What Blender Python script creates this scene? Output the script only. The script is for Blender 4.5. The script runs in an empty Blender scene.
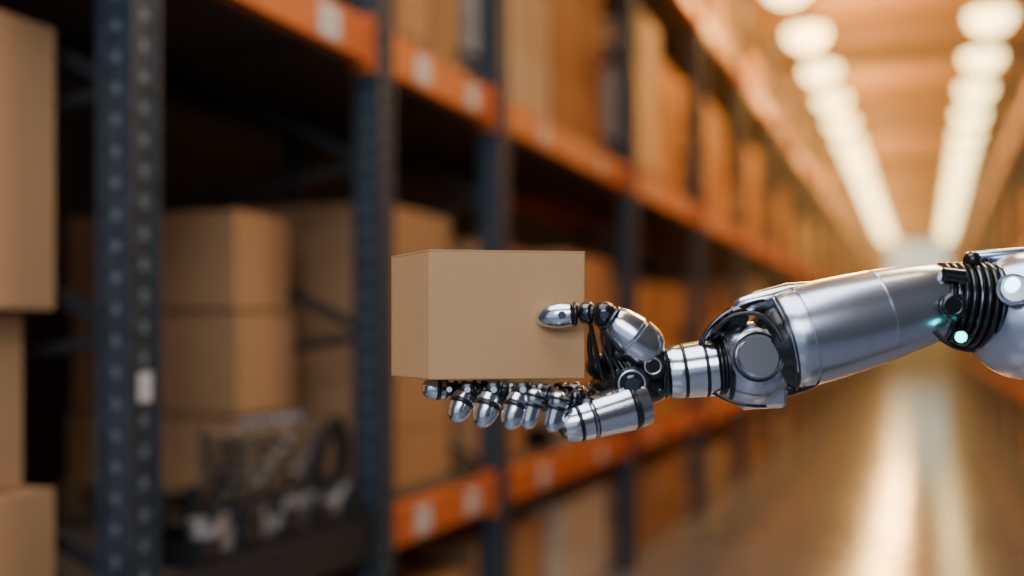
import bpy, bmesh, math, random
from mathutils import Vector, Matrix
random.seed(7)
TH=math.radians(20.6); CAMZ=1.5; HD=1.3; U=HD/1100.0
scene=bpy.context.scene
# ---------------------------------------------------------------- materials
def newmat(name):
    m=bpy.data.materials.new(name); m.use_nodes=True
    nt=m.node_tree; b=nt.nodes["Principled BSDF"]; return m,nt,b
def simple(name,col,rough=.5,metal=0,noise=0.0,nscale=30,bump=0,emit=None,es=0,coat=0):
    m,nt,b=newmat(name)
    b.inputs["Base Color"].default_value=(*col,1); b.inputs["Roughness"].default_value=rough
    b.inputs["Metallic"].default_value=metal
    if coat: b.inputs["Coat Weight"].default_value=coat
    if noise or bump:
        tc=nt.nodes.new("ShaderNodeTexCoord"); n=nt.nodes.new("ShaderNodeTexNoise")
        n.inputs["Scale"].default_value=nscale; n.inputs["Detail"].default_value=6
        nt.links.new(tc.outputs["Object"],n.inputs["Vector"])
        if noise:
            r=nt.nodes.new("ShaderNodeValToRGB")
            r.color_ramp.elements[0].position=.3; r.color_ramp.elements[1].position=.7
            r.color_ramp.elements[0].color=(*[c*(1-noise) for c in col],1)
            r.color_ramp.elements[1].color=(*[min(1,c*(1+noise)) for c in col],1)
            nt.links.new(n.outputs["Fac"],r.inputs["Fac"]); nt.links.new(r.outputs["Color"],b.inputs["Base Color"])
        if bump:
            bp=nt.nodes.new("ShaderNodeBump"); bp.inputs["Strength"].default_value=bump; bp.inputs["Distance"].default_value=.002
            nt.links.new(n.outputs["Fac"],bp.inputs["Height"]); nt.links.new(bp.outputs["Normal"],b.inputs["Normal"])
    if emit:
        b.inputs["Emission Color"].default_value=(*emit,1); b.inputs["Emission Strength"].default_value=es
    return m
def cardboard(name,c1,c2,island=True,fib=260):
    m,nt,b=newmat(name); N=nt.nodes; L=nt.links
    tc=N.new("ShaderNodeTexCoord"); mp=N.new("ShaderNodeMapping"); mp.inputs["Scale"].default_value=(1,1,9)
    n=N.new("ShaderNodeTexNoise"); n.inputs["Scale"].default_value=fib; n.inputs["Detail"].default_value=4
    n2=N.new("ShaderNodeTexNoise"); n2.inputs["Scale"].default_value=6
    L.new(tc.outputs["Object"],mp.inputs["Vector"]); L.new(mp.outputs["Vector"],n.inputs["Vector"]); L.new(tc.outputs["Object"],n2.inputs["Vector"])
    base=N.new("ShaderNodeMix"); base.data_type='RGBA'
    base.inputs[6].default_value=(*c1,1); base.inputs[7].default_value=(*c2,1)
    if island:
        g=N.new("ShaderNodeNewGeometry"); L.new(g.outputs["Random Per Island"],base.inputs[0])
    else:
        L.new(n2.outputs["Fac"],base.inputs[0])
    mul=N.new("ShaderNodeMix"); mul.data_type='RGBA'; mul.blend_type='MULTIPLY'; mul.inputs[0].default_value=1
    r=N.new("ShaderNodeMapRange"); r.inputs[3].default_value=.86; r.inputs[4].default_value=1.12
    L.new(n.outputs["Fac"],r.inputs[0]); L.new(base.outputs[2],mul.inputs[6]); L.new(r.outputs[0],mul.inputs[7])
    L.new(mul.outputs[2],b.inputs["Base Color"]); b.inputs["Roughness"].default_value=.75
    bp=N.new("ShaderNodeBump"); bp.inputs["Strength"].default_value=.15; bp.inputs["Distance"].default_value=.0005
    L.new(n.outputs["Fac"],bp.inputs["Height"]); L.new(bp.outputs["Normal"],b.inputs["Normal"])
    return m
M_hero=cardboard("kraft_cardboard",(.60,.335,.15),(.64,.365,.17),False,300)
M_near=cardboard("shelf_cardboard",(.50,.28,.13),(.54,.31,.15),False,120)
M_card=cardboard("cardboard_mixed",(.44,.24,.10),(.64,.38,.18),True,60)
M_cardpale=cardboard("cardboard_pale",(.62,.52,.38),(.75,.68,.55),True,60)
M_tape=simple("packing_tape",(.42,.27,.14),.35)
M_wood=simple("pallet_wood",(.36,.24,.13),.8,noise=.3,nscale=20)
M_post=simple("rack_navy_steel",(.036,.054,.074),.40,.3,noise=.3,nscale=25)
M_hole=simple("rack_slot",(.15,.20,.24),.5,.3)
M_orange=simple("rack_orange_paint",(.62,.14,.028),.45,noise=.15,nscale=12)
M_dark=simple("dark_steel",(.035,.04,.048),.5,.5)
M_deck=simple("shelf_deck",(.07,.06,.05),.7)
M_label=simple("label_white",(.62,.63,.64),.5)
M_silver=simple("robot_silver",(.62,.68,.80),.25,.96,noise=.03,nscale=60)
M_silver2=simple("robot_silver_bright",(.74,.79,.88),.18,.97)
M_black=simple("robot_black",(.012,.013,.016),.28,.4,coat=.4)
M_rubber=simple("cable_rubber",(.01,.01,.012),.4)
M_gun=simple("robot_gunmetal",(.10,.115,.14),.22,1)
M_teal=simple("led_teal",(.0,.4,.38),.3,emit=(.0,.95,.80),es=7)
M_cyan=simple("led_white",(.5,.8,1),.3,emit=(.45,.80,1),es=9)
M_lamp=simple("lamp_glow",(1,.8,.5),.3,emit=(1,.72,.28),es=11)
M_house=simple("lamp_housing",(.1,.09,.08),.5,.5)
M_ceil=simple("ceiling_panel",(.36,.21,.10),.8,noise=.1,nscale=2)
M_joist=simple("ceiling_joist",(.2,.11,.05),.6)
M_wall=simple("wall_dark",(.06,.06,.065),.9)
M_wallf=simple("wall_far_paint",(.45,.55,.52),.8,noise=.05,nscale=1)
M_glow=simple("glow_panel",(.6,.7,.68),.5,emit=(.62,.98,.84),es=1.2)  # cool emission standing in for the brightness of the far wall
# floor
M_floor,nt,b=newmat("polished_concrete")
tc=nt.nodes.new("ShaderNodeTexCoord"); n=nt.nodes.new("ShaderNodeTexNoise"); n.inputs["Scale"].default_value=1.3; n.inputs["Detail"].default_value=8
nt.links.new(tc.outputs["Object"],n.inputs["Vector"])
r=nt.nodes.new("ShaderNodeValToRGB"); r.color_ramp.elements[0].color=(.12,.145,.20,1); r.color_ramp.elements[1].color=(.19,.22,.30,1)
nt.links.new(n.outputs["Fac"],r.inputs["Fac"]); nt.links.new(r.outputs["Color"],b.inputs["Base Color"])
r2=nt.nodes.new("ShaderNodeMapRange"); r2.inputs[3].default_value=.09; r2.inputs[4].default_value=.20
nt.links.new(n.outputs["Fac"],r2.inputs[0]); nt.links.new(r2.outputs[0],b.inputs["Roughness"])
# ---------------------------------------------------------------- mesh builder
def empty(name,loc=(0,0,0),rz=0):
    e=bpy.data.objects.new(name,None); e.empty_display_size=.1; e.location=loc; e.rotation_euler=(0,0,rz)
    scene.collection.objects.link(e); return e
class MB:
    def __init__(s): s.v=[]; s.f=[]; s.mi=[]
    def box(s,x0,x1,y0,y1,z0,z1,mi=0,rz=0):
        cx,cy=(x0+x1)/2,(y0+y1)/2; c,sn=math.cos(rz),math.sin(rz); k=len(s.v)
        for z in (z0,z1):
            for (x,y) in ((x0,y0),(x1,y0),(x1,y1),(x0,y1)):
                dx,dy=x-cx,y-cy; s.v.append((cx+dx*c-dy*sn,cy+dx*sn+dy*c,z))
        for q in ((0,3,2,1),(4,5,6,7),(0,1,5,4),(1,2,6,5),(2,3,7,6),(3,0,4,7)):
            s.f.append(tuple(k+i for i in q)); s.mi.append(mi)
    def beam(s,a,b,w,mi=0):
        a=Vector(a); b=Vector(b); d=(b-a).normalized(); up=Vector((0,0,1)) if abs(d.z)<.9 else Vector((1,0,0))
        p=d.cross(up).normalized()*w/2; q=d.cross(p).normalized()*w/2; k=len(s.v)
        for e in (a,b):
            for t in (p+q,p-q,-p-q,-p+q): s.v.append(tuple(e+t))
        for qd in ((0,1,2,3),(7,6,5,4),(0,4,5,1),(1,5,6,2),(2,6,7,3),(3,7,4,0)):
            s.f.append(tuple(k+i for i in qd)); s.mi.append(mi)
    def cyl(s,c,r0,r1,z0,z1,mi=0,n=16,caps=(True,True),capmi=None):
        k=len(s.v)
        for z,r in ((z0,r0),(z1,r1)):
            for i in range(n):
                a=2*math.pi*i/n; s.v.append((c[0]+r*math.cos(a),c[1]+r*math.sin(a),z))
        for i in range(n):
            j=(i+1)%n; s.f.append((k+i,k+j,k+n+j,k+n+i)); s.mi.append(mi)
        if caps[0]: s.f.append(tuple(k+i for i in reversed(range(n)))); s.mi.append(mi if capmi is None else capmi)
        if caps[1]: s.f.append(tuple(k+n+i for i in range(n))); s.mi.append(mi)
    def obj(s,name,mats,parent=None,bevel=0):
        me=bpy.data.meshes.new(name); me.from_pydata(s.v,[],s.f); me.update()
        for m in mats: me.materials.append(m)
        me.polygons.foreach_set("material_index",s.mi)
        o=bpy.data.objects.new(name,me); scene.collection.objects.link(o)
        if parent: o.parent=parent
        if bevel:
            bv=o.modifiers.new("bevel","BEVEL"); bv.width=bevel; bv.segments=2; bv.limit_method='ANGLE'
        return o
# ---------------------------------------------------------------- building shell
Y0,Y1=-6,60; XL,XR=-3.6,2.9; HC=6.8
m=MB(); m.box(XL,XR,Y0,Y1,-.1,0); m.obj("floor",[M_floor])
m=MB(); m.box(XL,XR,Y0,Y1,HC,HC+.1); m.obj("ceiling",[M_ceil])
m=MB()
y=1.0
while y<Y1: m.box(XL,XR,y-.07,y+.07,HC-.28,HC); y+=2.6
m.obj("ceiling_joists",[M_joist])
m=MB(); m.box(XL-.1,XL,Y0,Y1,0,HC); m.obj("wall_left",[M_wall])
m=MB(); m.box(XR,XR+.1,Y0,Y1,0,HC); m.obj("wall_right",[M_wall])
m=MB(); m.box(XL-.1,XR+.1,Y1,Y1+.1,0,HC); m.obj("wall_far",[M_wallf])
m=MB(); m.box(-1.7,1.0,Y1-.06,Y1-.01,2.3,6.2); 
m.obj("far_glow_1",[M_glow])  # added glowing panel that makes the far end look brightly lit
m=MB(); m.box(-1.5,.8,Y1-.08,Y1-.02,0,2.1)
for i in range(8): m.box(-1.5,.8,Y1-.11,Y1-.08,.1+i*.25,.14+i*.25)
m.obj("door_1",[M_wallf])
# ---------------------------------------------------------------- racks
DEP=1.0; LV=[.81,2.5,4.2]
def rack(name,xf,sgn,posts,dark_first=0):
    root=empty(name)
    P=MB(); B=MB(); D=MB(); Lb=MB(); Br=MB()
    top=5.2; h=.045
    for i,y in enumerate(posts):
        for x in (xf,xf+sgn*DEP):
            P.box(x-h,x+h,y-h,y+h,.012,top)
            P.box(x-h*1.6,x+h*1.6,y-h*1.6,y+h*1.6,0,.012)
            for sx in (-1,1):
                for sy in (-1,1):
                    P.box(x+sx*h-.008,x+sx*h+.008,y+sy*h-.008,y+sy*h+.008,.012,top)
        for z in [k*.6+.3 for k in range(8)]:
            Br.beam((xf,y,z),(xf+sgn*DEP,y,z+.45),.035); Br.beam((xf,y,z+.6 if z+.6<top else z),(xf+sgn*DEP,y,z+.45),.03)
        if y<12:
            z=.05
            while z<top-.05:
                P.box(xf-.010,xf+.010,y-h-.0015,y-h,z,z+.022,1)
                fx=xf-sgn*h
                P.box(min(fx,fx-sgn*.0015),max(fx,fx-sgn*.0015),y-.012,y+.012,z+.03,z+.058,1)
                z+=.075
    for i in range(len(posts)-1):
        a,b=posts[i]+h,posts[i+1]-h
        for li,z in enumerate(LV):
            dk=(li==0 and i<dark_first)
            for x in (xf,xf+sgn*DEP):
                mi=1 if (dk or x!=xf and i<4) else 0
                B.box(x-.028,x+.028,a,b,z-.07,z+.07,mi)
                B.box(x-.034,x+.034,a-.0,a+.05,z-.10,z+.09,mi)
                B.box(x-.034,x+.034,b-.05,b,z-.10,z+.09,mi)
            D.box(min(xf+sgn*.03,xf+sgn*(DEP-.03)),max(xf+sgn*.03,xf+sgn*(DEP-.03)),a,b,z+.045,z+.07)
            fx=xf-sgn*.0285
            for fr in (.22,.68):
                if dk: continue
                yy=a+(b-a)*fr; Lb.box(min(fx,fx-sgn*.002),max(fx,fx-sgn*.002),yy,yy+.13,z-.055,z+.05)
    if sgn<0:
        Lb.box(xf+h,xf+h+.002,posts[1]-.022,posts[1]+.026,1.34,1.41)
    P.obj("posts",[M_post,M_hole],root); B.obj("beams",[M_orange,M_dark],root)
    D.obj("decks",[M_deck],root); Lb.obj("shelf_labels",[M_label],root); Br.obj("braces",[M_dark],root)
    return root
pl=[.1,2.16,3.42,4.56]+[4.56+2.35*i for i in range(1,23)]
pr=[3.2+2.4*i for i in range(0,23)]
rack("pallet_rack",-1.8,-1,pl,2)
rack("pallet_rack",1.12,1,pr)
def pallet(W,x0,x1,y0,y1,z,mi=0):
    n=6; w=(y1-y0)/n
    for i in range(n): W.box(x0,x1,y0+i*w+.01,y0+(i+1)*w-.01,z+.1,z+.12,mi)
    for x in (x0,(x0+x1)/2-.04,x1-.08): W.box(x,x+.08,y0,y1,z,z+.1,mi)
def fill(C,xf,sgn,y0,y1,z,hmax,pale=.15):
    span=y1-y0; n=max(1,round(span/1.15)); w=span/n
    for k in range(n):
        a=y0+k*w+.05; b=y0+(k+1)*w-.05
        if random.random()<.04: continue
        f=xf+sgn*random.uniform(.05,.14); bk=xf+sgn*.93
        x0,x1=min(f,bk),max(f,bk); zz=z
        if random.random()<.6 and hmax>.8: pallet(C,x0,x1,a,b,z,2); zz=z+.12
        nl=random.choice((2,3,3,4)) if hmax>.9 else random.choice((1,2))
        hh=random.uniform(.6,.92)*(hmax-(zz-z))/nl
        ny=random.choice((1,2,2,3)); pi=1 if random.random()<pale else 0
        for l in range(nl):
            for j in range(ny):
                if l==nl-1 and random.random()<.25: continue
                wy=(b-a)/ny; g=random.uniform(.004,.02)
                j0=random.uniform(0,.025)
                xa,xb=(x0+j0,x1) if sgn>0 else (x0,x1-j0)
                C.box(xa,xb,a+j*wy+g,a+(j+1)*wy-g,zz+l*hh+.001,zz+(l+1)*hh-.003,pi)
HM=[(0,.62),(.882,1.4),(2.572,1.45),(4.272,.95)]
CM=[M_card,M_cardpale,M_wood]
for li,(z,hm) in enumerate(HM):
    C=MB()
    for i in range(3):
        if li==1: continue
        if i==0 and li==2: continue
        fill(C,-1.8,-1,pl[i]+.08,pl[i+1]-.08,z,hm,.55 if li==2 else .12)
    if C.v: C.obj("stacked_cardboard_boxes",CM)
C=MB()
for i in range(3,len(pl)-1):
    for li,(z,hm) in enumerate(HM):
        if i==3 and li==1: fill(C,-1.8,-1,pl[i]+1.2,pl[i+1]-.08,z,hm,0); continue
        fill(C,-1.8,-1,pl[i]+.08,pl[i+1]-.08,z,hm,.6 if li==2 and i<5 else .15)
C.obj("stacked_cardboard_boxes",CM)
C=MB()
for i in range(len(pr)-1):
    for z,hm in HM: fill(C,1.12,1,pr[i]+.08,pr[i+1]-.08,z,hm,.12)
C.obj("stacked_cardboard_boxes",CM)
# individual near boxes
def cbox(x0,x1,y0,y1,z0,z1,mat=M_card,rz=0,tape=True):
    cx,cy=(x0+x1)/2,(y0+y1)/2
    root=empty("cardboard_box",(cx,cy,z0),rz)
    hx,hy,h=(x1-x0)/2,(y1-y0)/2,z1-z0
    m=MB(); m.box(-hx,hx,-hy,hy,0,h-.006)
    m.box(-hx,-.001,-hy,hy,h-.006,h-.002); m.box(.001,hx,-hy,hy,h-.006,h-.002)
    m.obj("carton",[mat],root,bevel=.004)
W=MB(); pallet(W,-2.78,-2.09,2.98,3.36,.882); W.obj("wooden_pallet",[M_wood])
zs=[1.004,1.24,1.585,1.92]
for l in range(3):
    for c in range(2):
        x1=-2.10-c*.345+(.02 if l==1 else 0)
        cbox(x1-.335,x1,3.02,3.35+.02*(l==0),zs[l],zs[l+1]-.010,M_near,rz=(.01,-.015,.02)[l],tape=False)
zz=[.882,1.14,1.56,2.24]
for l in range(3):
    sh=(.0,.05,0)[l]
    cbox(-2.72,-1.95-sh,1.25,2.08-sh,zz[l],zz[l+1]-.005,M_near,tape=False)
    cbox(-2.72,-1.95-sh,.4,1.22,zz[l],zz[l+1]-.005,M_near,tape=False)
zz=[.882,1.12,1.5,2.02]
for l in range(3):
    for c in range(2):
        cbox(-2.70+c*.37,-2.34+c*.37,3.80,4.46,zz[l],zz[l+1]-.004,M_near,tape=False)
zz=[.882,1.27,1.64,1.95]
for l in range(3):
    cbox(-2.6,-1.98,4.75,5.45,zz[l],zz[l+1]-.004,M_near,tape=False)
# machine parts on shelf in bay 1
M_cast=simple("grey_casting",(.40,.41,.43),.35,.5,noise=.5,nscale=25)
root=empty("machine_part_crate")
m=MB()
m.box(-2.04,-1.80,2.42,3.34,.884,.905,1)
for k in range(9): m.box(-2.03,-1.79-(.03 if k%2 else 0),2.44+k*.1,2.52+k*.1,.905,.955+.02*(k%3),0 if k%2 else 1)
m.box(-2.04,-1.84,2.44,3.30,.975,.99,1)
for k in range(6):
    m.cyl((-1.85,2.5+k*.14),.034,.028,.955,1.0+.02*(k%2),k%2,12)
    m.cyl((-1.95,2.47+k*.14),.022,.022,.99,1.04+.03*(k%3),1,10)
for k in range(5): m.beam((-1.80,2.45+k*.17,.93),(-1.82,2.58+k*.17,1.0),.018,k%2)
m.obj("machine_base",[M_cast,M_dark],root)
m=MB()
for l in range(5): m.box(-2.03,-1.85,2.74,3.14,1.035+l*.038,1.050+l*.038)
for yy in (2.75,2.86,3.0,3.11):
    m.box(-1.865,-1.85,yy,yy+.022,.99,1.22); m.box(-2.03,-2.01,yy,yy+.022,.99,1.22)
for k in range(6): m.cyl((-1.91,2.8+k*.06),.018,.018,1.225,1.25,1,10)
for k in range(7): m.box(-1.849,-1.838,2.77+k*.053,2.80+k*.053,1.06+.035*(k%4),1.09+.035*(k%4),1)
m.obj("slatted_crate",[simple("old_wood",(.20,.15,.105),.6,noise=.3,nscale=25),M_cast],root)
def cable(name,pts,r,mat,parent):
    cu=bpy.data.curves.new(name,'CURVE'); cu.dimensions='3D'; cu.bevel_depth=r; cu.bevel_resolution=3; cu.resolution_u=10
    sp=cu.splines.new('NURBS'); sp.points.add(len(pts)-1)
    for p,q in zip(sp.points,pts): p.co=(*q,1)
    sp.use_endpoint_u=True; sp.order_u=min(4,len(pts))
    cu.materials.append(mat); o=bpy.data.objects.new(name,cu); scene.collection.objects.link(o); o.parent=parent; return o
for k in range(4):
    cable("hose",[(-1.84,3.0+k*.03,1.0),(-1.82,3.10+k*.03,1.22+k*.02),(-1.84,3.2+k*.03,1.25-k*.02),(-1.83,3.25+k*.02,1.1),(-1.85,3.22+k*.02,.96)],.010,M_rubber,root)
    cable("hose",[(-1.82,2.5+k*.1,.98),(-1.80,2.56+k*.1,1.08),(-1.83,2.63+k*.1,1.07),(-1.84,2.66+k*.1,.98)],.008,M_rubber,root)
# ---------------------------------------------------------------- ceiling lamps and added fill lights
def lamps(pts,zl,root):
    m=MB()
    for c in pts:
        m.cyl(c,.33,.12,zl,zl+.16,0,24,(False,True)); m.cyl(c,.32,.32,zl-.02,zl+.01,1,24,(False,True))
        prev=(.32,zl-.02)
        for k in range(1,6):
            a=math.pi/2*k/5; r=.32*math.cos(a); z=zl-.02-.27*math.sin(a)
            m.cyl(c,max(r,.01),prev[0],z,prev[1],1,24,(k==5,False)); prev=(max(r,.01),z)
        m.cyl(c,.012,.012,zl+.16,HC-.01,0,6)
    m.obj("lamps",[M_house,M_lamp],root)
ys=[2.5+2.6*i for i in range(22)]
root=empty("ceiling_lamps")
lamps([(-1.78,y) for y in ys],6.35,root); lamps([(.92,y) for y in ys],6.35,root)
lamps([(-3.05,y) for y in (8.2,10.4,12.9,16)],6.1,root)
def area(name,loc,rot,sx,sy,p,col):
    l=bpy.data.lights.new(name,'AREA'); l.shape='RECTANGLE'; l.size=sx; l.size_y=sy; l.energy=p; l.color=col
    o=bpy.data.objects.new(name,l); o.location=loc; o.rotation_euler=rot; scene.collection.objects.link(o); return o
def point(name,loc,p,col,r=.3):
    l=bpy.data.lights.new(name,'POINT'); l.energy=p; l.color=col; l.shadow_soft_size=r
    o=bpy.data.objects.new(name,l); o.location=loc; scene.collection.objects.link(o)
for i,y in enumerate((9,13,18,24,31,40,50)):
    point("warm_bay_light",(-1.1,y,5.3),420+i*80,(1,.47,.12),.35)
area("overhead_fill",(-.7,.5,4.6),(0,0,0),2.4,3.0,125,(.92,.94,1))  # added soft light without a fixture, gives the metal arm reflections
area("side_fill",(.5,-2.6,3.3),(math.radians(65),0,math.radians(8)),2.4,1.8,85,(.93,.95,1))  # unseen fill light added behind the camera for arm and carton
area("back_rim_fill",(.75,4.2,4.4),(math.radians(-45),0,0),1.4,.8,90,(1,.78,.5))  # unseen warm rim light added behind the arm, no fixture
w=bpy.data.worlds.new("world"); scene.world=w; w.use_nodes=True
w.node_tree.nodes["Background"].inputs[0].default_value=(.62,.75,.95,1); w.node_tree.nodes["Background"].inputs[1].default_value=.9
# dust haze hanging in the far aisle
hz=bpy.data.materials.new("dust_haze"); hz.use_nodes=True; nt=hz.node_tree; nt.nodes.clear()
out=nt.nodes.new("ShaderNodeOutputMaterial"); vsn=nt.nodes.new("ShaderNodeVolumeScatter")
vsn.inputs["Color"].default_value=(1,.80,.55,1); vsn.inputs["Density"].default_value=.011; vsn.inputs["Anisotropy"].default_value=.4
nt.links.new(vsn.outputs[0],out.inputs["Volume"])
m=MB(); m.box(-1.66,1.0,7.0,59.5,.03,6.0); m.obj("dust_haze",[hz])
# ---------------------------------------------------------------- hero
fwd=Vector((-math.sin(TH),math.cos(TH),0))
HO=Vector((0,0,CAMZ))+fwd*HD
def P(px,py,d=0):
    s=(1+d/1100.0)*U; return Vector(((px-512)*s,d*U,(335-py)*s))
box=empty("held_cardboard_box",HO,TH)
pl4=[(-83,0),(74.9,26),(28,126),(-132,100)]
bm=bmesh.new(); zb,zt=-45*U,84*U
vs=[bm.verts.new((x*U,y*U,z)) for z in (zb,zt) for x,y in pl4]
for q in ((3,2,1,0),(4,5,6,7),(0,1,5,4),(1,2,6,5),(2,3,7,6),(3,0,4,7)): bm.faces.new([vs[i] for i in q])
bm.normal_update()
me=bpy.data.meshes.new("carton"); bm.to_mesh(me); bm.free(); me.materials.append(M_hero)
o=bpy.data.objects.new("carton",me); scene.collection.objects.link(o); o.parent=box
bv=o.modifiers.new("bevel","BEVEL"); bv.width=.0018; bv.segments=3
def prism(name,pts,z0,z1,mat,parent):
    bm=bmesh.new(); n=len(pts)
    a=[bm.verts.new((x*U,y*U,z0)) for x,y in pts]; c=[bm.verts.new((x*U,y*U,z1)) for x,y in pts]
    bm.faces.new(list(reversed(a))); bm.faces.new(c)
    for i in range(n): bm.faces.new((a[i],a[(i+1)%n],c[(i+1)%n],c[i]))
    me=bpy.data.meshes.new(name); bm.to_mesh(me); bm.free(); me.materials.append(mat)
    o=bpy.data.objects.new(name,me); scene.collection.objects.link(o); o.parent=parent; return o
def lerp(a,b,t): return (a[0]+(b[0]-a[0])*t,a[1]+(b[1]-a[1])*t)
A,B_,C_,D_=pl4
prism("flap_front",[lerp(A,A,0),B_,lerp(B_,C_,.49),lerp(A,D_,.49)],zt,zt+1.6*U,M_hero,box)
prism("flap_rear",[lerp(A,D_,.51),lerp(B_,C_,.51),C_,D_],zt,zt+1.6*U,M_hero,box)
prism("tape",[lerp(A,D_,.42),lerp(B_,C_,.42),lerp(B_,C_,.58),lerp(A,D_,.58)],zt+1.6*U,zt+1.9*U,M_tape,box)

arm=empty("robotic_arm",HO,TH)
def fin(me,name,mat,ang=35):
    me.materials.append(mat)
    for p in me.polygons: p.use_smooth=True
    me.set_sharp_from_angle(angle=math.radians(ang))
    o=bpy.data.objects.new(name,me); scene.collection.objects.link(o); o.parent=arm; return o
def lathe(name,p0,p1,prof,mat,seg=48,squash=1.0,ang=35):
    """prof: (t,r) with t along axis 0..1 and r in model units"""
    d=(p1-p0); ax=d.normalized(); ref=Vector((0,1,0)) if abs(ax.y)<.9 else Vector((0,0,1))
    e1=ax.cross(ref).normalized(); e2=ax.cross(e1).normalized()
    bm=bmesh.new(); rings=[]
    for t,r in prof:
        c=p0+d*t
        if r<=.01: rings.append([bm.verts.new(c)])
        else: rings.append([bm.verts.new(c+(e1*math.cos(a)+e2*math.sin(a)*squash)*r*U) for a in [2*math.pi*i/seg for i in range(seg)]])
    for R0,R1 in zip(rings,rings[1:]):
        for i in range(seg):
            j=(i+1)%seg
            if len(R0)==1 and len(R1)==1: break
            if len(R0)==1: bm.faces.new((R0[0],R1[j],R1[i]))
            elif len(R1)==1: bm.faces.new((R0[i],R0[j],R1[0]))
            else: bm.faces.new((R0[i],R0[j],R1[j],R1[i]))
    if len(rings[0])>1: bm.faces.new(list(reversed(rings[0])))
    if len(rings[-1])>1: bm.faces.new(rings[-1])
    bmesh.ops.recalc_face_normals(bm,faces=bm.faces)
    me=bpy.data.meshes.new(name); bm.to_mesh(me); bm.free()
    return fin(me,name,mat,ang)
def capsule(name,p0,p1,r0,r1,mat,tip0=1,tip1=1,groove=None,squash=1.0):
    L=(p1-p0).length/U; pr=[]
    e0=min(r0*tip0,L*.45); e1=min(r1*tip1,L*.45)
    for i in range(7):
        a=math.pi/2*i/6; pr.append(((e0-e0*math.cos(a))/L,r0*math.sin(a)))
    if groove:
        rm=r0+(r1-r0)*groove; g=1.2/L
        pr+= [(groove-2*g,rm),(groove-g,rm*.9),(groove+g,rm*.9),(groove+2*g,rm)]
    for i in range(7):
        a=math.pi/2*i/6; pr.append((1-e1/L+e1*math.sin(a)/L, r1*math.cos(a)))
    pr.sort(key=lambda q:q[0])
    return lathe(name,p0,p1,pr,mat,28,squash)
def ball(name,c,r,mat,sy=1.0,sz=1.0,seg=36):
    bm=bmesh.new(); bmesh.ops.create_uvsphere(bm,u_segments=seg,v_segments=seg//2,radius=r*U)
    for v in bm.verts: v.co.y*=sy; v.co.z*=sz; v.co+=c
    me=bpy.data.meshes.new(name); bm.to_mesh(me); bm.free(); return fin(me,name,mat)
def torus(name,c,axis,R,r,mat):
    axis=axis.normalized(); q=axis.to_track_quat('Z','Y'); bm=bmesh.new(); n,k=48,10; g=[]
    for i in range(n):
        a=2*math.pi*i/n; row=[]
        for j in range(k):
            b=2*math.pi*j/k; p=Vector(((R+r*math.cos(b))*math.cos(a),(R+r*math.cos(b))*math.sin(a),r*math.sin(b)))*U
            row.append(bm.verts.new(c+q@p))
        g.append(row)
    for i in range(n):
        for j in range(k): bm.faces.new((g[i][j],g[(i+1)%n][j],g[(i+1)%n][(j+1)%k],g[i][(j+1)%k]))
    bmesh.ops.recalc_face_normals(bm,faces=bm.faces)
    me=bpy.data.meshes.new(name); bm.to_mesh(me); bm.free(); return fin(me,name,mat,80)
def disc(name,px,py,d,r,th,mat,bev=2,tilt=(0,-1,0)):
    c=P(px,py,d); ax=Vector(tilt).normalized()*th*U
    return lathe(name,c,c+ax,[(0,r),(max(0,1-bev/th),r),(1,r-bev),(1,0)],mat,40)
def wire(pts,r,mat=M_rubber): return cable("cable",[P(*p) for p in pts],r*U,mat,arm)
def bolt(px,py,d,r=2.6): disc("bolt",px,py,d,r,2.5,M_gun,.8)

# ---- fingers (4), palm facing up under the carton, tips curling
def finger(tag,pts,rs):
    n=len(pts)
    for i in range(n-1):
        a=P(*pts[i]); b=P(*pts[i+1]); r0,r1=rs[i],rs[i+1]; ax=(b-a)
        last=(i==n-2)
        capsule(f"{tag}_core_{i}",a,b,r0*.74,r1*.68,M_black)
        if last:
            a2=a+ax*.14; b2=a+ax*1.1
            lathe(f"{tag}_tip",a2,b2,[(0,0),(0,r0*.7),(.08,r0*.98),(.26,r0*1.1),(.31,r0*.92),(.40,r0*.92),(.44,r0*1.08),(.65,r0*1.0),(.82,r0*.80),(.94,r0*.48),(1,0)],M_silver2,32)
            torus(f"{tag}_tip_band",a2+(b2-a2)*.355,ax,r0*.92,2.2,M_black)
        else:
            capsule(f"{tag}_shell_{i}",a+ax*.26,a+ax*.74,r0*1.0,r1,M_gun,.35,.35,groove=.5)
        c=a; lathe(f"{tag}_hinge_{i}",c+Vector((0,-r0*1.02*U,0)),c+Vector((0,r0*1.02*U,0)),[(0,r0*.42),(.06,r0*.66),(.94,r0*.66),(1,r0*.42)],M_black,20)
        lathe(f"{tag}_pin_{i}",c+Vector((0,-r0*1.1*U,0)),c+Vector((0,r0*1.1*U,0)),[(0,0),(0,r0*.26),(1,r0*.26),(1,0)],M_silver2,16)
        torus(f"{tag}_ring_{i}",a+ax*.16,ax,r0*.76,1.8,M_black)
        torus(f"{tag}_ring_{i}",a+ax*.86,ax,r1*.76,1.8,M_black)
finger("index_finger",[(598,394,80),(536,395,80),(484,394,74),(450,389,62),(424,388,54)],[14,13,12,11,9])
finger("middle_finger",[(600,399,54),(548,398,48),(505,396,36),(468,389,26),(455,419,14)],[14,13,12,11.5,9])
finger("ring_finger",[(603,404,28),(568,402,18),(530,397,8),(494,389,2),(481,424,-10)],[14,13.5,12.5,12,9.5])
finger("little_finger",[(606,408,4),(588,405,-6),(560,399,-12),(523,389,-14),(509,426,-26)],[14,13,12.5,12,9.5])
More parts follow.
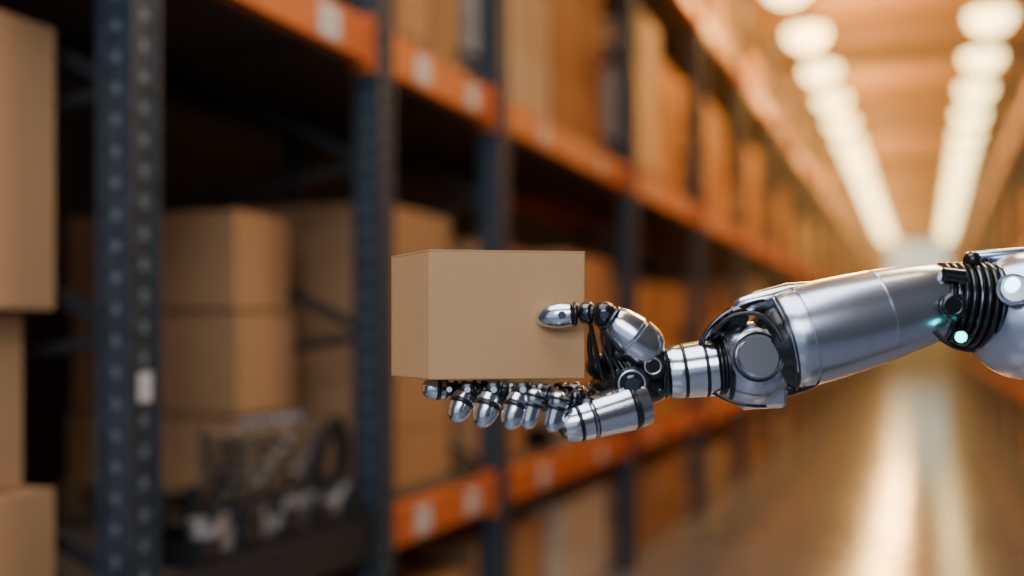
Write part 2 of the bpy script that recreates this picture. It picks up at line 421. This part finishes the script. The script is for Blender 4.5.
for k,(x,y,d) in enumerate(((532,401,-20),(556,404,-22))):
    a=P(x+5,y-13,d); b=P(x-6,y+28,d-4)
    capsule(f"knuckle_guard_{k}",a,b,11,9,M_silver2,.9,1.1,groove=.42)
    torus(f"knuckle_ring_{k}",a+(b-a)*.2,b-a,10,2,M_black)
    torus(f"knuckle_ring_{k}",a+(b-a)*.42,b-a,9.6,1.8,M_black)
# palm and metacarpals
for k,(y0,d0,y1) in enumerate(((392,80,378),(397,54,382),(404,28,386))):
    capsule(f"metacarpal_{k}",P(590,y0,d0),P(656,y1,d0*.6+16),15,19,M_gun,.6,.6,groove=.4)
lathe("palm_heel_shell",P(558,428,-14),P(648,401,4),[(0,0),(.01,8),(.05,15),(.12,18),(.2,19),(.34,20.5),(.355,18.5),(.38,18.5),(.395,21),(.78,24),(.8,21),(.84,21),(.86,24),(.97,22),(1,16),(1,0)],M_silver2)
torus("palm_ring",P(578,422,-11),P(648,401,4)-P(556,427,-14),18,2.2,M_black)
torus("palm_ring",P(590,418.4,-8),P(648,401,4)-P(556,427,-14),19.2,1.2,M_black)
torus("palm_ring",P(632,405.8,1),P(648,401,4)-P(556,427,-14),22.0,2.2,M_black)
ball("palm_core",P(622,388,46),34,M_black,1.3,.75)
ball("palm_core",P(646,378,34),28,M_black,1.2,1.0)
disc("palm_joint_cover",632,384,-4,18,8,M_black,3); disc("palm_joint_hub",632,384,-11,9,5,M_gun,2); torus("palm_joint_ring",P(632,384,-12),Vector((0,1,0)),13,1.4,M_silver)
disc("palm_joint_cover",653,366,-2,13,8,M_black,3); torus("palm_joint_ring",P(653,366,-10),Vector((0,1,0)),8,1.2,M_silver)
for p in ((618,372),(646,402),(612,396),(660,392)): bolt(p[0],p[1],-8,3)
# ---- thumb
capsule("thumb_metacarpal_core",P(652,372,8),P(640,345,2),13,13,M_black)
lathe("thumb_metacarpal_shell",P(656,356,2),P(606,314,-2),[(0,0),(0,12),(.06,18),(.2,22),(.42,22.5),(.44,20),(.48,20),(.5,22),(.78,18),(.92,13),(.98,9),(1,0)],M_silver2,squash=.85)
ball("thumb_knuckle",P(604,315,-2),13.5,M_black); disc("thumb_knuckle_pin",604,315,-14,5.5,4,M_gun,1.5)
torus("thumb_ring",P(610,319,-2),P(656,358,2)-P(606,315,-2),13,2.6,M_gun)
capsule("thumb_middle_core",P(602,314,-1),P(578,314,6),9,8,M_black)
capsule("thumb_middle_shell",P(594,313,0),P(580,313,6),11,11,M_gun,.35,.35)
torus("thumb_ring",P(575,314,6),Vector((1,0,.0)),9.5,3,M_black)
lathe("thumb_tip_shell",P(573,314,5),P(535,318,10),[(0,0),(.0,8),(.05,11.5),(.3,13),(.55,12.3),(.75,10),(.9,6.8),(.97,3.6),(1,0)],M_silver2,squash=.9)
disc("thumb_pad",562,315,-6,4,1.5,M_gun,.6)
wire([(598,322,-6),(606,334,-8),(612,348,-4),(610,366,4),(616,382,0)],2.2)
wire([(590,322,4),(594,340,10),(597,358,14),(603,380,18)],2.6)
wire([(592,330,8),(586,348,26),(592,366,34),(600,388,34)],3)
for i in range(5):
    wire([(602+i*4,330+i*6,2+i*3),(600+i*6,350+i*3,6),(612+i*7,368,4),(628+i*5,392+i*2,0)],1.7,M_rubber if i%2 else M_gun)
ball("thumb_root",P(618,354,22),17,M_black,1.2)
ball("thumb_root",P(598,366,36),13,M_black,1.2)
# ---- wrist
aw=P(718,367,34)-P(662,373,34)
lathe("wrist_inner",P(648,374,34),P(672,372,34),[(0,16),(.5,22),(1,24)],M_black)
lathe("wrist_shell",P(666,373,34),P(716,367,34),[(0,22),(.04,26),(.16,28),(.3,28),(.32,26),(.35,26),(.37,28.5),(.72,29.5),(.74,27.5),(.77,27.5),(.79,30),(.96,30.5),(1,27)],M_silver2)
for t,R in ((0.0,24),(-.09,23),(-.18,20)): torus("wrist_ring",P(664,373,34)+aw*t,aw,R,2.6,M_black if t else M_gun)
torus("wrist_ring",P(666,373,34)+aw*.30,aw,27,1.2,M_black); torus("wrist_ring",P(666,373,34)+aw*.68,aw,28.6,1.2,M_black)
for t in (1.0,1.07,1.14): torus("wrist_ring",P(714,367,34)+aw*(t-1),aw,28,2.6,M_black)
for a in (660,664): wire([(a,352,10),(a+3,368,2),(a,392,8)],1.8,M_gun)
# ---- wrist gimbal housing
ball("gimbal_housing",P(752,364,34),44,M_silver,.85,1.0,64)
lathe("gimbal_lower_cup",P(736,394,34),P(784,389,34),[(0,0),(0,12),(.1,17),(.9,19),(1,15),(1,0)],M_silver)
disc("gimbal_cover",758,357,2,29,6,M_silver,4,(.06,-1,.12)); disc("gimbal_cover_plate",758,357,-5,22,3,M_silver,2,(.1,-1,.3)); torus("gimbal_groove",P(758,357,-4.5),Vector((-.06,1,-.12)),24,1.2,M_black)
torus("gimbal_band",P(724,367,34),P(718,366,34)-P(750,361,34),34,2.4,M_black)
wire([(712,392,20),(728,402,6),(746,407,4),(766,406,6)],1.6,M_black)
lathe("gimbal_rear_core",P(762,352,34),P(800,340,34),[(0,34),(.4,45),(1,46)],M_black)
for i in range(3): torus("bellows_ring",P(782+i*6,348-i*2,34),P(945,296,30)-P(780,342,30),44.5,2.2,M_gun if i%2 else M_black)
ball("top_joint",P(734,320,26),14,M_black); ball("top_joint",P(716,332,26),10,M_gun)
disc("top_joint_cap",738,317,12,10,6,M_gun,2)
for i in range(6): wire([(700+i*3,344-i*2,20-i*3),(708+i*5,322-i*3,14+i*4),(730+i*6,306-i*1.5,14+i*5),(764+i*4,300+i*3,18+i*3)],2.2,M_rubber if i%2 else M_gun)
wire([(712,334,8),(724,318,4),(742,311,2),(770,314,0),(782,340,-8)],2.2)
# ---- forearm shell
p0,p1=P(768,345,32),P(950,297,32)
lathe("forearm_shell",p0+(p1-p0)*.06,p1,[(0,45),(.004,48),(.03,51),(.09,52),(.12,52.2),(.123,50),(.135,50),(.138,52.4),(.3,52),(.45,50),(.58,48),(.582,46.6),(.592,46.6),(.595,47.8),(.8,43),(.93,39),(.97,36),(1,31)],M_silver,96)
lathe("forearm_fork",P(734,306,26),P(812,291,30),[(0,0),(0,3),(.08,8),(.3,11),(.7,13),(1,10),(1,0)],M_silver2)
capsule("forearm_fork_lower",P(782,392,30),P(818,374,30),8,11,M_black)
for i in range(2): torus("forearm_band",p0+(p1-p0)*(.06+.02*i),p1-p0,49+.6*i,1.3,M_gun)
# ---- rear joint: ribbed collar
ax=P(978,305,30)-P(935,300,30)
lathe("rear_joint_core",P(930,301,32),P(992,307,32),[(0,30),(.15,35),(.9,38),(1,32)],M_black)
for i in range(7): torus("rear_joint_rib",P(937+i*7,301+i*.9,32),ax,37.5+i*.9,3.2,M_gun if i%3==1 else M_black)
lathe("rear_joint_plate",P(940,276,2),P(966,279,0),[(0,0),(0,6),(.1,9),(.9,9),(1,6),(1,0)],M_gun,24)
disc("rear_joint_cover",953,306,-12,13,6,M_black,2); torus("rear_joint_cover_ring",P(953,306,-17.5),Vector((0,1,0)),9,1.2,M_gun)
wire([(934,330,0),(944,344,-4),(958,350,-2),(974,350,6)],2.4)
ball("rear_joint_nut",P(961,337,-10),8.5,M_gun); ball("status_led",P(961,337,-17),5.5,M_teal)
# ---- elbow sphere and upper arm
ball("elbow_housing",P(1028,316,34),66,M_silver,.9,1.0,72)
torus("elbow_seam",P(1036,316,34),Vector((1,0,-.35)),63.5,1.6,M_black)
torus("elbow_seam",P(986,307,34),ax,43,4,M_gun)
disc("elbow_cap",1014,290,-22,16,5,M_silver2,3,(-.2,-1,.3)); torus("elbow_cap_ring",P(1014,290,-25),Vector((-.2,-1,.3)),16,1.2,M_gun)
ball("status_light",P(1013,284,-28),6.5,M_cyan)
lathe("elbow_top_bracket",P(966,257,40),P(1035,253,40),[(0,0),(0,4),(.05,6),(.95,7),(1,4),(1,0)],M_silver)
ball("elbow_top_joint",P(972,260,24),9,M_black)
lathe("upper_arm_shell",P(1058,322,36),P(1250,352,44),[(0,44),(.03,54),(.3,60),(.32,57),(.35,57),(.37,60),(.9,66),(1,58)],M_silver,64)
ball("shoulder_housing",P(1285,356,46),78,M_silver,1,1,48)
torus("shoulder_seam",P(1285,356,46),Vector((1,0,0)),76,3,M_black)
tx=P(1400,380,50)
def vlathe(name,prof,mat):
    b=Vector((tx.x,tx.y,-CAMZ)); t=Vector((tx.x,tx.y,-CAMZ+1)); lathe(name,b,t,[(z,r/U) for z,r in prof],mat,56)
vlathe("torso_shell",[(.95,0),(.95,.10),(1.05,.13),(1.3,.15),(1.5,.16),(1.6,.13),(1.68,.06),(1.7,0)],M_silver)
vlathe("support_column",[(.06,.08),(.95,.07)],M_gun)
vlathe("base_foot",[(0.001,.24),(.04,.24),(.07,.2),(.09,.08),(.09,0)],M_black)
ball("torso_head",P(1400,380,50)+Vector((0,0,.36)),95,M_silver2,1,1.1); 
lathe("torso_neck",P(1400,380,50)+Vector((0,0,.18)),P(1400,380,50)+Vector((0,0,.30)),[(0,45),(1,40)],M_black)
# ---------------------------------------------------------------- camera
cam=bpy.data.cameras.new("camera"); co=bpy.data.objects.new("camera",cam); scene.collection.objects.link(co)
co.location=(0,0,CAMZ); co.rotation_euler=(math.pi/2,0,TH)
cam.sensor_width=36; cam.lens=36*1100/1024; cam.shift_y=47/1024.0
cam.dof.use_dof=True; cam.dof.focus_distance=1.34; cam.dof.aperture_fstop=1.1
cam.clip_end=200; cam.clip_start=.02
scene.camera=co
